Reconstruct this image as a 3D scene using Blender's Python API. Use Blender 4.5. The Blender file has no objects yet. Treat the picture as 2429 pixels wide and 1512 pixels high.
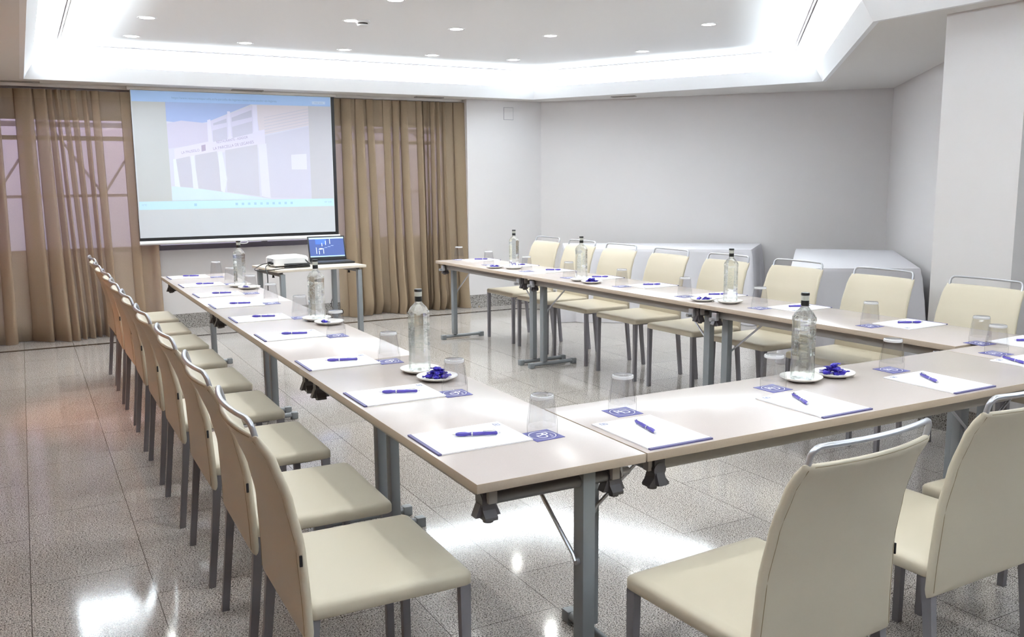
import bpy, bmesh, math, random
from mathutils import Vector, Matrix
PI = math.pi
random.seed(7)
col = bpy.context.scene.collection
sc = bpy.context.scene

# ------------------------------------------------------------------ materials
def new_mat(name):
    m = bpy.data.materials.new(name); m.use_nodes = True
    nt = m.node_tree; b = nt.nodes['Principled BSDF']
    return m, nt, b
def pm(name, c, rough=.5, metal=0., spec=.5, coat=0., bump=None, emit=None, es=1., var=None):
    m, nt, b = new_mat(name)
    b.inputs['Base Color'].default_value = (*c, 1)
    b.inputs['Roughness'].default_value = rough
    b.inputs['Metallic'].default_value = metal
    b.inputs['Specular IOR Level'].default_value = spec
    b.inputs['Coat Weight'].default_value = coat
    tc = nt.nodes.new('ShaderNodeTexCoord')
    if bump:
        n = nt.nodes.new('ShaderNodeTexNoise'); n.inputs['Scale'].default_value = bump[0]; n.inputs['Detail'].default_value = 4
        bp = nt.nodes.new('ShaderNodeBump'); bp.inputs['Strength'].default_value = bump[1]; bp.inputs['Distance'].default_value = bump[2]
        nt.links.new(tc.outputs['Object'], n.inputs['Vector']); nt.links.new(n.outputs['Fac'], bp.inputs['Height'])
        nt.links.new(bp.outputs['Normal'], b.inputs['Normal'])
    if var:
        n = nt.nodes.new('ShaderNodeTexNoise'); n.inputs['Scale'].default_value = var[0]; n.inputs['Detail'].default_value = 3
        mx = nt.nodes.new('ShaderNodeMix'); mx.data_type = 'RGBA'
        mx.inputs[6].default_value = (*[x*(1-var[1]) for x in c], 1); mx.inputs[7].default_value = (*[min(1, x*(1+var[1])) for x in c], 1)
        nt.links.new(tc.outputs['Object'], n.inputs['Vector']); nt.links.new(n.outputs['Fac'], mx.inputs[0]); nt.links.new(mx.outputs[2], b.inputs['Base Color'])
    if emit:
        b.inputs['Emission Color'].default_value = (*emit, 1); b.inputs['Emission Strength'].default_value = es
    return m
def hexc(h):
    v = [int(h[i:i+2], 16)/255 for i in (0, 2, 4)]
    return tuple(x/12.92 if x <= .04045 else ((x+.055)/1.055)**2.4 for x in v)

def granite(name, light, dark, mid, scale, tiles=False, rough=.06, fill=.5):
    m, nt, b = new_mat(name); N = nt.nodes; Lk = nt.links
    tc = N.new('ShaderNodeTexCoord')
    mp = N.new('ShaderNodeMapping'); mp.inputs['Scale'].default_value = (scale, scale*1.5, scale); Lk.new(tc.outputs['Object'], mp.inputs['Vector'])
    n1 = N.new('ShaderNodeTexNoise'); n1.inputs['Scale'].default_value = 1; n1.inputs['Detail'].default_value = 5; n1.inputs['Roughness'].default_value = .62; n1.inputs['Distortion'].default_value = .35
    Lk.new(mp.outputs[0], n1.inputs['Vector'])
    r1 = N.new('ShaderNodeValToRGB'); e = r1.color_ramp.elements
    e[0].position = .37+(fill-.475)*.9; e[0].color = (*dark, 1); e[1].position = fill; e[1].color = (*light, 1)
    k = e.new(.42+(fill-.475)*.9); k.color = (*mid, 1)
    k = e.new(.66); k.color = (*[min(1, x*1.06) for x in light], 1)
    Lk.new(n1.outputs['Fac'], r1.inputs['Fac'])
    n2 = N.new('ShaderNodeTexVoronoi'); n2.inputs['Scale'].default_value = scale*1.3; Lk.new(tc.outputs['Object'], n2.inputs['Vector'])
    mx = N.new('ShaderNodeMix'); mx.data_type = 'RGBA'; mx.blend_type = 'MULTIPLY'; mx.inputs[0].default_value = .35
    r2 = N.new('ShaderNodeValToRGB'); r2.color_ramp.elements[0].color = (.45, .43, .42, 1); r2.color_ramp.elements[1].color = (1, 1, 1, 1); r2.color_ramp.elements[1].position = .35
    Lk.new(n2.outputs['Color'], r2.inputs['Fac']); Lk.new(r1.outputs[0], mx.inputs[6]); Lk.new(r2.outputs[0], mx.inputs[7])
    out = mx.outputs[2]
    # large soft variation of the stone
    n3 = N.new('ShaderNodeTexNoise'); n3.inputs['Scale'].default_value = 1.7; Lk.new(tc.outputs['Object'], n3.inputs['Vector'])
    mx3 = N.new('ShaderNodeMix'); mx3.data_type = 'RGBA'; mx3.blend_type = 'MULTIPLY'; mx3.inputs[0].default_value = .25
    Lk.new(out, mx3.inputs[6]); Lk.new(n3.outputs['Color'], mx3.inputs[7]); 
    r3 = N.new('ShaderNodeValToRGB'); r3.color_ramp.elements[0].color = (.7, .68, .66, 1); r3.color_ramp.elements[0].position = .3; r3.color_ramp.elements[1].position = .6
    Lk.new(n3.outputs['Fac'], r3.inputs['Fac']); Lk.new(r3.outputs[0], mx3.inputs[7]); out = mx3.outputs[2]
    if tiles:
        br = N.new('ShaderNodeTexBrick'); br.offset = .37; br.inputs['Scale'].default_value = 1
        br.inputs['Brick Width'].default_value = .8; br.inputs['Row Height'].default_value = .403; br.inputs['Mortar Size'].default_value = .0016; br.inputs['Mortar Smooth'].default_value = .3
        br.inputs['Color1'].default_value = (1, 1, 1, 1); br.inputs['Color2'].default_value = (.9, .9, .9, 1); br.inputs['Mortar'].default_value = (.18, .16, .15, 1)
        m2 = N.new('ShaderNodeMapping'); m2.inputs['Rotation'].default_value = (0, 0, PI/2); m2.inputs['Location'].default_value = (1.425, 1.008+.403*10, 0)
        Lk.new(tc.outputs['Object'], m2.inputs['Vector']); Lk.new(m2.outputs[0], br.inputs['Vector'])
        m4 = N.new('ShaderNodeMix'); m4.data_type = 'RGBA'; m4.blend_type = 'MULTIPLY'; m4.inputs[0].default_value = 1
        Lk.new(out, m4.inputs[6]); Lk.new(br.outputs['Color'], m4.inputs[7]); out = m4.outputs[2]
    Lk.new(out, b.inputs['Base Color'])
    b.inputs['Roughness'].default_value = rough; b.inputs['Specular IOR Level'].default_value = .31
    return m

M = {}
M['floor'] = granite('polished_granite', hexc('d2ccc8'), hexc('2a2523'), hexc('857c76'), 185, tiles=True, rough=.085, fill=.515)
M['base'] = granite('dark_granite', hexc('a39f9c'), hexc('3a3533'), hexc('6f6964'), 120, rough=.2, fill=.5)
M['inlay'] = pm('black_granite_inlay', hexc('3a3431'), .08, var=(60, .5))
M['wall'] = pm('painted_plaster', hexc('d6d2d2'), .75, spec=.25, bump=(180, .12, .002))
M['greytrim'] = pm('grey_trim', hexc('aaa6a8'), .8, spec=.2)  # thin ceiling strips painted grey
M['soffit'] = pm('soffit_paint', hexc('dfdcd9'), .8, spec=.2)
M['ceil'] = pm('white_ceiling_paint', hexc('eeeef0'), .8, spec=.2)
M['warmwall'] = pm('terracotta_paint', hexc('c69468'), .7, spec=.2)
M['leather'] = pm('cream_leather', hexc('c4baa7'), .42, spec=.35, bump=(420, .25, .0006))
M['stitch'] = pm('stitch_thread', hexc('8f7f62'), .8)
M['legmetal'] = pm('grey_powder_coat', hexc('7d7a80'), .42, metal=.15)
M['chrome'] = pm('brushed_steel', hexc('b9bac0'), .34, metal=.75)
M['tag'] = pm('black_tag', hexc('15141a'), .6)
M['top'] = pm('beige_laminate', hexc('b9aeaa'), .24, spec=.5, var=(260, .035), bump=(900, .05, .0002))
M['edge'] = pm('tan_edge_band', hexc('ab9b8b'), .5, var=(200, .05))
M['frame'] = pm('light_grey_steel', hexc('868a8e'), .4, metal=.2)
M['rail'] = pm('warm_grey_steel', hexc('8c8682'), .45, metal=.15)
M['framed'] = pm('grey_steel_tube', hexc('6e6b6d'), .36, metal=.35)
M['plastic'] = pm('dark_grey_plastic', hexc('4b474a'), .42)
M['black'] = pm('black_plastic', hexc('121216'), .4)
M['rubber'] = pm('black_cable', hexc('101014'), .5)
M['paper'] = pm('white_paper', hexc('f2f0f2'), .7, spec=.2)
M['spine'] = pm('purple_binding', hexc('57537f'), .5)
M['logo'] = pm('slate_ink', hexc('767b9e'), .7)
M['coaster'] = pm('blue_coaster', hexc('4d4b8a'), .55)
M['white'] = pm('white_ink', hexc('eeeef4'), .6)
M['pen'] = pm('violet_plastic', hexc('46379a'), .22, spec=.6)
M['silver'] = pm('silver_trim', hexc('cfcfd6'), .2, metal=1.)
M['china'] = pm('white_china', hexc('efece6'), .12, spec=.6)
M['foil'] = pm('violet_foil', hexc('2b1d92'), .22, metal=.55, bump=(160, .9, .004))
M['cloth'] = pm('grey_white_linen', hexc('d3d1d6'), .85, spec=.15, bump=(700, .2, .0006))
M['whiteplastic'] = pm('white_plastic', hexc('e8e8ea'), .4)
M['greyplastic'] = pm('grey_plastic', hexc('8c8c92'), .4)
M['vent'] = pm('vent_metal', hexc('a29c96'), .5, metal=.3)
M['dark'] = pm('dark_void', hexc('2b2727'), .8)
M['winframe'] = pm('grey_window_frame', hexc('85808c'), .5)
M['outside'] = pm('pale_awning_metal', hexc('b0a8b8'), .8)
M['lamp'] = pm('lamp_lens', (1, 1, 1), .5, emit=(1, .98, .97), es=14)
M['led'] = pm('led_strip', (1, 1, 1), .5, emit=(.95, .97, 1), es=12)
M['ptable'] = pm('pale_wood_laminate', hexc('cdc3b6'), .4, var=(120, .05))
M['cap'] = pm('black_bottle_seal', hexc('17181a'), .35)
M['caplabel'] = pm('cream_seal_label', hexc('aeada4'), .5)

def glass_thin(name, tint, graze):
    m = bpy.data.materials.new(name); m.use_nodes = True; nt = m.node_tree; nt.nodes.clear()
    o = nt.nodes.new('ShaderNodeOutputMaterial'); mix = nt.nodes.new('ShaderNodeMixShader')
    t = nt.nodes.new('ShaderNodeBsdfTransparent'); g = nt.nodes.new('ShaderNodeBsdfGlossy'); g.inputs['Roughness'].default_value = .02
    lw = nt.nodes.new('ShaderNodeLayerWeight'); lw.inputs['Blend'].default_value = .28
    cr = nt.nodes.new('ShaderNodeValToRGB'); cr.color_ramp.elements[0].color = (*tint, 1); cr.color_ramp.elements[0].position = .55
    cr.color_ramp.elements[1].color = (*graze, 1); cr.color_ramp.elements[1].position = 1
    nt.links.new(lw.outputs['Facing'], cr.inputs['Fac']); nt.links.new(cr.outputs[0], t.inputs['Color'])
    pw = nt.nodes.new('ShaderNodeMath'); pw.operation = 'POWER'; pw.inputs[1].default_value = 4; mu = nt.nodes.new('ShaderNodeMath'); mu.operation = 'MULTIPLY_ADD'; mu.inputs[1].default_value = .5; mu.inputs[2].default_value = .03
    nt.links.new(lw.outputs['Facing'], pw.inputs[0]); nt.links.new(pw.outputs[0], mu.inputs[0]); nt.links.new(mu.outputs[0], mix.inputs[0]); nt.links.new(t.outputs[0], mix.inputs[1]); nt.links.new(g.outputs[0], mix.inputs[2])
    nt.links.new(mix.outputs[0], o.inputs[0]); return m
M['glass'] = glass_thin('clear_tumbler_glass', (.94, .94, .945), (.14, .15, .17))
M['pane'] = glass_thin('window_glass', (.9, .9, .93), (.5, .5, .55))
def water_glass():
    m, nt, b = new_mat('water_filled_glass')
    b.inputs['Base Color'].default_value = (.93, .965, .96, 1); b.inputs['Roughness'].default_value = 0
    b.inputs['IOR'].default_value = 1.31; b.inputs['Transmission Weight'].default_value = 1
    tr = nt.nodes.new('ShaderNodeBsdfTransparent'); tr.inputs['Color'].default_value = (.93, .95, .95, 1)
    mx = nt.nodes.new('ShaderNodeMixShader'); mx.inputs[0].default_value = .45
    o = nt.nodes['Material Output']; nt.links.new(b.outputs[0], mx.inputs[1]); nt.links.new(tr.outputs[0], mx.inputs[2]); nt.links.new(mx.outputs[0], o.inputs[0])
    return m
M['bottle'] = water_glass()
def sheer(name, c, alpha, trans):
    m = bpy.data.materials.new(name); m.use_nodes = True; nt = m.node_tree; nt.nodes.clear()
    o = nt.nodes.new('ShaderNodeOutputMaterial')
    d = nt.nodes.new('ShaderNodeBsdfDiffuse'); tl = nt.nodes.new('ShaderNodeBsdfTranslucent'); tp = nt.nodes.new('ShaderNodeBsdfTransparent')
    tc = nt.nodes.new('ShaderNodeTexCoord'); mp = nt.nodes.new('ShaderNodeMapping'); mp.inputs['Scale'].default_value = (90, 90, 300)
    n = nt.nodes.new('ShaderNodeTexNoise'); n.inputs['Scale'].default_value = 1; n.inputs['Detail'].default_value = 3
    nt.links.new(tc.outputs['Object'], mp.inputs[0]); nt.links.new(mp.outputs[0], n.inputs['Vector'])
    cr = nt.nodes.new('ShaderNodeValToRGB'); cr.color_ramp.elements[0].color = (*[x*.9 for x in c], 1); cr.color_ramp.elements[1].color = (*[min(1, x*1.08) for x in c], 1)
    nt.links.new(n.outputs['Fac'], cr.inputs['Fac'])
    for s in (d, tl): nt.links.new(cr.outputs[0], s.inputs['Color'])
    tp.inputs['Color'].default_value = (.90, .87, .93, 1)
    m1 = nt.nodes.new('ShaderNodeMixShader'); m1.inputs[0].default_value = trans
    m2 = nt.nodes.new('ShaderNodeMixShader'); m2.inputs[0].default_value = alpha
    nt.links.new(d.outputs[0], m1.inputs[1]); nt.links.new(tl.outputs[0], m1.inputs[2])
    nt.links.new(m1.outputs[0], m2.inputs[1]); nt.links.new(tp.outputs[0], m2.inputs[2]); nt.links.new(m2.outputs[0], o.inputs[0])
    return m
M['curtain'] = sheer('taupe_sheer_curtain', hexc('c2ad93'), .40, .3)
M['curtain2'] = sheer('taupe_pleated_curtain', hexc('ad9a82'), .17, .25)

# ------------------------------------------------------------------ mesh helpers
class B:
    def __init__(s): s.bm = bmesh.new()
    def add(s, vs, fs, mat=None, mi=0):
        v = [s.bm.verts.new(mat @ Vector(p) if mat else p) for p in vs]
        out = []
        for f in fs:
            try: q = s.bm.faces.new([v[i] for i in f]); q.material_index = mi; out.append(q)
            except ValueError: pass
        return v, out
    def box(s, x0, x1, y0, y1, z0, z1, bev=0, mat=None, mi=0, seg=2):
        b2 = bmesh.new()
        bmesh.ops.create_cube(b2, size=1)
        for v in b2.verts:
            v.co = Vector(((x0+x1)/2+v.co.x*(x1-x0), (y0+y1)/2+v.co.y*(y1-y0), (z0+z1)/2+v.co.z*(z1-z0)))
        if bev: bmesh.ops.bevel(b2, geom=list(b2.edges), offset=bev, segments=seg, profile=.5, affect='EDGES')
        b2.verts.index_update()
        s.add([v.co.copy() for v in b2.verts], [[v.index for v in f.verts] for f in b2.faces], mat, mi); b2.free(); return s
    def loft(s, loops, caps=(True, True), closed=True, mat=None, mi=0):
        n = len(loops[0]); vs = [p for l in loops for p in l]; fs = []
        for i in range(len(loops)-1):
            for j in range(n if closed else n-1):
                a = i*n+j; b = i*n+(j+1) % n
                fs.append((a, b, b+n, a+n))
        if caps[0]: fs.append(tuple(range(n))[::-1])
        if caps[1]: fs.append(tuple((len(loops)-1)*n+j for j in range(n)))
        s.add(vs, fs, mat, mi); return s
    def tube(s, pts, r, n=10, mat=None, mi=0, caps=True, closed=False, ry=None):
        pts = [Vector(p) for p in pts]; m = len(pts); loops = []
        up0 = None
        for i, p in enumerate(pts):
            a = pts[(i-1) % m] if (i > 0 or closed) else pts[0]; b = pts[(i+1) % m] if (i < m-1 or closed) else pts[-1]
            t = (b-a).normalized()
            if up0 is None:
                up0 = Vector((0, 0, 1)) if abs(t.z) < .9 else Vector((1, 0, 0))
            side = t.cross(up0).normalized(); up = side.cross(t).normalized(); up0 = up
            rr = r[i] if isinstance(r, (list, tuple)) else r
            r2 = ry if ry else rr
            loops.append([p + side*math.cos(2*PI*k/n)*rr + up*math.sin(2*PI*k/n)*r2 for k in range(n)])
        if closed: loops.append(loops[0]); caps = False
        s.loft(loops, (caps, caps), mat=mat, mi=mi); return s
    def lathe(s, prof, n=24, c=(0, 0, 0), mat=None, mi=0, caps=(True, True), fac=None):
        loops = []
        for r, z in prof:
            r = max(r, 1e-5); L = []
            for k in range(n):
                a = 2*PI*k/n; q = r*(fac(a, z) if fac else 1)
                L.append(Vector((c[0]+q*math.cos(a), c[1]+q*math.sin(a), c[2]+z)))
            loops.append(L)
        s.loft(loops, caps, mat=mat, mi=mi); return s
    def prism(s, poly, z0, z1, mat=None, mi=0):
        s.loft([[Vector((x, y, z0)) for x, y in poly], [Vector((x, y, z1)) for x, y in poly]], mat=mat, mi=mi); return s
    def build(s, name, mats, parent=None, smooth=True, ang=35, loc=None, rotz=0):
        bmesh.ops.recalc_face_normals(s.bm, faces=list(s.bm.faces))
        me = bpy.data.meshes.new(name); s.bm.to_mesh(me); s.bm.free()
        for m in (mats if isinstance(mats, (list, tuple)) else [mats]): me.materials.append(m)
        if smooth:
            for p in me.polygons: p.use_smooth = True
            me.set_sharp_from_angle(angle=math.radians(ang))
        o = bpy.data.objects.new(name, me); col.objects.link(o)
        if parent: o.parent = parent
        if loc: o.location = loc
        o.rotation_euler.z = rotz
        return o
def tag(o, label=None, cat=None, group=None, kind=None):
    for k, v in (('label', label), ('category', cat), ('group', group), ('kind', kind)):
        if v: o[k] = v
    return o
def thing(name, label, cat, loc=(0, 0, 0), rotz=0, group=None):
    o = bpy.data.objects.new(name, None); col.objects.link(o); o.empty_display_size = .1
    o.location = loc; o.rotation_euler.z = rotz
    return tag(o, label, cat, group)
KIDS = {}
def kids(o): return [c for c in bpy.data.objects if c.parent == o]
def dup(o, loc, rotz, label=None, group=None, parent=None):
    c = o.copy(); col.objects.link(c)
    if parent: c.parent = parent
    else:
        c.location = loc; c.rotation_euler = (0, 0, rotz)
        if label: c['label'] = label
        if group: c['group'] = group
    for k in kids(o):
        if k is not c: dup(k, None, None, parent=c)
    return c
def struct(b, name, mat, ang=35, smooth=False):
    return tag(b.build(name, mat, smooth=smooth, ang=ang), kind='structure')
def text_mesh(body, size, mat, name, parent, loc, rot, extrude=0., align='CENTER', sx=1.):
    cu = bpy.data.curves.new('t', 'FONT'); cu.body = body; cu.size = size; cu.extrude = extrude; cu.align_x = align; cu.align_y = 'CENTER'
    o = bpy.data.objects.new('t', cu); col.objects.link(o)
    dg = bpy.context.evaluated_depsgraph_get(); dg.update()
    me = bpy.data.meshes.new_from_object(o.evaluated_get(dg))
    bpy.data.objects.remove(o); bpy.data.curves.remove(cu)
    me.name = name; me.materials.clear(); me.materials.append(mat)
    q = bpy.data.objects.new(name, me); col.objects.link(q)
    q.parent = parent; q.location = loc; q.rotation_euler = rot; q.scale = (sx, 1, 1)
    return q
def offset_poly(P, d):
    # positive d = inwards for a counter-clockwise polygon
    n = len(P); out = []
    for i in range(n):
        a, b, c = Vector(P[i-1]), Vector(P[i]), Vector(P[(i+1) % n])
        e1 = (b-a).normalized(); e2 = (c-b).normalized()
        n1 = Vector((-e1.y, e1.x)); n2 = Vector((-e2.y, e2.x))
        k = (n1+n2); k = k/(k.dot(n1)) if abs(k.dot(n1)) > 1e-6 else n1
        q = b+k*d; out.append((q.x, q.y))
    return out

# ------------------------------------------------------------------ room shell
ZS, ZL, ZU = 2.38, 2.503, 2.66
LIP = [(-.825, -2.4), (3.556, -2.4), (3.556, 1.897), (5.864, 4.406), (4.299, 7.204), (-.825, 7.204)]   # counter-clockwise
OUT = [(-2.2, -4.7), (4.6, -4.7), (4.6, 1.6), (7.4, 4.4), (5.1, 7.85), (-2.2, 7.85)]
b = B(); b.box(-2.4, 7.6, -4.9, 8.0, -.06, 0); struct(b, 'floor', M['floor'])
# soffit ring
b = B(); n = 6
vs = [Vector((*p, ZS)) for p in LIP]+[Vector((*p, ZS)) for p in OUT]+[Vector((*p, ZS+.03)) for p in LIP]+[Vector((*p, ZS+.03)) for p in OUT]
fs = []
for i in range(6):
    j = (i+1) % 6
    fs += [(i, j, 6+j, 6+i), (12+i, 18+i, 18+j, 12+j), (i, 12+i, 12+j, j), (6+i, 6+j, 18+j, 18+i)]
b.add(vs, fs); struct(b, 'ceiling', M['soffit'])
# upstand of the cove
b = B(); I0 = offset_poly(LIP, .003); I1 = offset_poly(LIP, -.03)
vs = [Vector((*p, z)) for z, PP in ((ZS-.001, (I0, I1)), (ZL, (offset_poly(LIP, .075), offset_poly(LIP, .055)))) for P in PP for p in P]; fs = []
for i in range(6):
    j = (i+1) % 6
    fs += [(i, j, 12+j, 12+i), (6+i, 18+i, 18+j, 6+j), (12+i, 12+j, 18+j, 18+i), (i, 6+i, 6+j, j)]
b.add(vs, fs); struct(b, 'trim_1', M['ceil'])
# cove back wall and the upper ceiling
C1 = offset_poly(LIP, -.27); C2 = offset_poly(LIP, -.29)
b = B(); vs = [Vector((*p, z)) for z in (ZS+.03, ZU) for P in (C1, C2) for p in P]; b.add(vs, fs); struct(b, 'trim_2', M['ceil'])
b = B(); b.prism(C2, ZU, ZU+.05); struct(b, 'ceiling', M['ceil'])
T1 = offset_poly(LIP, .235)
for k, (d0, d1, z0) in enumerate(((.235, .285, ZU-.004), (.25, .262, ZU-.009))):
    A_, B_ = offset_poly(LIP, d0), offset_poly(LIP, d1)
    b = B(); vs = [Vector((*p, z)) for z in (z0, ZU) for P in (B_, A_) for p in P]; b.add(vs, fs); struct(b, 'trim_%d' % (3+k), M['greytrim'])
def wall(name, p, q, z0, z1, th=.12, mat=None):
    p, q = Vector(p), Vector(q); d = (q-p).normalized(); nn = Vector((d.y, -d.x))  # outward = to the right of p->q
    b = B(); b.prism([tuple(p), tuple(q), tuple(q+nn*th), tuple(p+nn*th)], z0, z1)
    return struct(b, name, mat or M['wall'])
YF, YW = 7.46, 7.68
# window wall (recess) with a long opening
b = B()
b.box(-2.2, 3.62, YW, YW+.14, 0, .80); b.box(-2.2, 3.62, YW, YW+.14, 2.12, ZS); b.box(-2.2, -1.9, YW, YW+.14, .8, 2.12); b.box(3.42, 3.62, YW, YW+.14, .8, 2.12)
struct(b, 'wall_window_side', M['wall'])
b = B(); b.box(3.575, 4.56, YF, YF+.36, 0, ZS); struct(b, 'wall_far', M['wall'])
wall('wall_oblique', (7.04, 4.55), (4.545, 7.46), 0, ZS, .12)
wall('wall_right', (4.4, 1.55), (7.04, 4.55), 0, ZS, .12)
b = B(); b.box(3.74, 4.4, 1.06, 1.55, 0, ZS); struct(b, 'wall_column', M['wall'])
b = B(); b.box(4.4, 4.52, -4.7, 1.6, 0, ZS); struct(b, 'wall_right', M['wall'])
b = B(); b.box(-2.2, -2.08, -4.7, 7.7, 0, ZS); struct(b, 'wall_left', M['warmwall'])
b = B(); b.box(-2.2, 4.5, -4.7, -4.58, 0, ZS); struct(b, 'wall_back', M['wall'])
# baseboards
def baseb(name, p, q, side=1):
    p, q = Vector(p), Vector(q); d = (q-p).normalized(); nn = Vector((-d.y, d.x))*side*.014
    b = B(); b.prism([tuple(p), tuple(q), tuple(q+nn), tuple(p+nn)], 0, .15); struct(b, name, M['base'])
baseb('baseboard_window_side', (-2.08, YW), (3.575, YW), -1)
baseb('baseboard_far', (3.575, YF), (4.545, YF), -1)
baseb('baseboard_oblique', (7.04, 4.55), (4.545, 7.46), 1)
baseb('baseboard_right', (4.4, 1.55), (7.04, 4.55), 1)
baseb('baseboard_column', (3.74, 1.06), (3.74, 1.55), 1)
baseb('baseboard_column_front', (3.726, 1.06), (4.4, 1.06), -1)
baseb('baseboard_column_end', (3.726, 1.55), (4.4, 1.55), 1)
baseb('baseboard_left', (-2.08, -4.58), (-2.08, 7.66), -1)
# dark inlay line in the floor
pts = [(-2.08, 7.13), (4.05, 7.13), (6.65, 4.42), (3.5, 1.2)]
b = B()
b.box(-2.08, 4.06, 7.10, 7.165, 0, .0012)
d = (Vector((6.6, 4.1))-Vector((4.06, 7.13))).normalized(); nn = Vector((-d.y, d.x))*.03
p, q = Vector((4.05, 7.13)), Vector((6.6, 4.1))
b.prism([tuple(p-nn), tuple(q-nn), tuple(q+nn), tuple(p+nn)], 0, .0012)
struct(b, 'trim_5', M['inlay'])
# window: frames and panes
for k, (x0, x1) in enumerate(((-1.9, -.83), (-.83, .24), (.24, 1.31), (1.31, 2.38), (2.38, 3.42))):
    w = thing('window_%d' % (k+1), None, None); tag(w, kind='structure')
    b = B()
    for (a0, a1, c0, c1) in ((x0, x1, .80, .85), (x0, x1, 2.07, 2.12), (x0, x0+.03, .85, 2.07), (x1-.03, x1, .85, 2.07), (x0, x1, 1.88, 1.92)):
        b.box(a0+.0005, a1-.0005, YW+.05, YW+.09, c0, c1)
    b.build('window_frame', M['winframe'], w, smooth=False)
    b = B(); b.box(x0+.03, x1-.03, YW+.066, YW+.072, .85, 2.07); b.build('window_pane', M['pane'], w, smooth=False)
# outside: an awning frame seen through the sheer curtains
aw = thing('awning_frame', 'dark awning frame with slanting struts outside the window', 'awning frame')
for k in range(7):
    x = -2.6+k*1.0
    b = B(); b.tube([(x, 8.6, 2.05), (x+.45, 8.6, 1.35)], .014, 6); b.tube([(x+.9, 8.6, 2.05), (x+.45, 8.6, 1.35)], .014, 6); b.build('strut', M['outside'], aw)
b = B(); b.box(-3, 4.6, 8.58, 8.62, 2.05, 2.10); b.box(-3, 4.6, 8.58, 8.62, 1.33, 1.36)
for x in (-3.0, 4.56): b.box(x, x+.04, 8.58, 8.62, -.2, 2.1)
b.build('rail', M['outside'], aw)

# ceiling vents
def vent(x, y, rot, L, label):
    t = thing('air_vent', label, 'vent', (x, y, ZS), rot, 'slot vents in the lowered ceiling')
    b = B()
    for (a0, a1, c0, c1) in ((-L/2, L/2, -.045, -.034), (-L/2, L/2, .034, .045), (-L/2, -L/2+.012, -.034, .034), (L/2-.012, L/2, -.034, .034)): b.box(a0, a1, c0, c1, -.008, 0)
    b.build('frame', M['vent'], t, smooth=False)
    b = B(); b.box(-L/2+.012, L/2-.012, -.034, .034, -.002, 0); b.build('backing', M['dark'], t, smooth=False)
    for k in range(3): b = B(); y_ = -.02+k*.02; b.box(-L/2+.012, L/2-.012, y_-.003, y_+.003, -.007, -.002); b.build('slat', M['vent'], t, smooth=False)
vent(-.86, 7.43, 0, .33, 'slot air vent in the lowered ceiling above the left curtain')
vent(1.14, 7.42, 0, .30, 'slot air vent in the lowered ceiling above the projection screen')
vent(3.10, 7.42, 0, .32, 'slot air vent in the lowered ceiling above the right curtain')
vent(5.02, 6.46, math.atan2(-2.91, 2.495), .27, 'slot air vent in the lowered ceiling over the bare far wall')
# wall hatch
t = thing('access_panel', 'small square access panel flush in the wall right of the curtain', 'panel', (4.11, YF, 2.16))
b = B(); b.box(-.058, .058, -.004, .02, .005, .14); b.build('door_panel', M['wall'], t, smooth=False)
b = B()
for (x0, x1, z0, z1) in ((-.062, -.058, .001, .144), (.058, .062, .001, .144), (-.062, .062, .001, .005), (-.062, .062, .14, .144)): b.box(x0, x1, -.003, .01, z0, z1)
b.build('panel_rim', M['greyplastic'], t, smooth=False)

# downlights
def zup(x, y): return ((x+.926)*.983-.926, (y+1.899)*.983-1.899)
LP = [((-.002, 5.429), 'far left of the ceiling, second row from the screen'), ((-.008, 6.391), 'leftmost of the row nearest the screen'), ((.911, 6.366), 'second from left in the row nearest the screen'),
      ((1.396, 4.008), 'cut by the top edge of the photo'), ((1.383, 4.896), 'touching the smoke detector'), ((1.817, 6.393), 'third from left in the row nearest the screen'),
      ((2.264, 4.899), 'just right of the smoke detector'), ((2.697, 6.389), 'fourth from left in the row nearest the screen'), ((3.125, 4.866), 'second to the right of the smoke detector'),
      ((3.578, 6.354), 'fifth from left, above the bend of the cove'), ((4.401, 5.297), 'rightmost, lower of the right pair'), ((3.964, 3.835), 'upper right of the ceiling, near the oblique cove')]
proto = None
def downlight(x, y, label, vis=True):
    global proto
    if proto is None:
        t = thing('ceiling_downlight', label, 'ceiling light', (x, y, ZU), 0, 'recessed downlights in the ceiling')
        b = B(); b.lathe([(.052, -.003), (.066, -.004), (.068, 0), (.052, 0)], 32, caps=(False, False)); b.build('bezel', M['whiteplastic'], t)
        b = B(); b.lathe([(.0005, -.0015), (.052, -.0015)], 32, caps=(True, False)); b.build('lens', M['lamp'], t)
        proto = t
    else: t = dup(proto, (x, y, ZU), 0, label)
    return t
ALL = []
for p, lab in LP:
    x, y = zup(*p); downlight(x, y, 'round recessed downlight, '+lab); ALL.append((x, y))
HID = [(.62, 2.7), (2.4, 2.7), (.62, 1.15), (2.4, 1.15), (.9, -.5), (2.5, -.5)]
for k, (x, y) in enumerate(HID):
    downlight(x, y, 'round recessed downlight in the ceiling above the near tables'); ALL.append((x, y))
def spot(x, y, e):
    l = bpy.data.lights.new('downlight_lamp', 'SPOT'); l.energy = e; l.spot_size = math.radians(145); l.spot_blend = .9; l.shadow_soft_size = .035; l.color = (.95, .99, .95)
    o = bpy.data.objects.new('downlight_lamp', l); col.objects.link(o); o.location = (x, y, ZU-.012)
for x, y in ALL: spot(x, y, 26)
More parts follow.
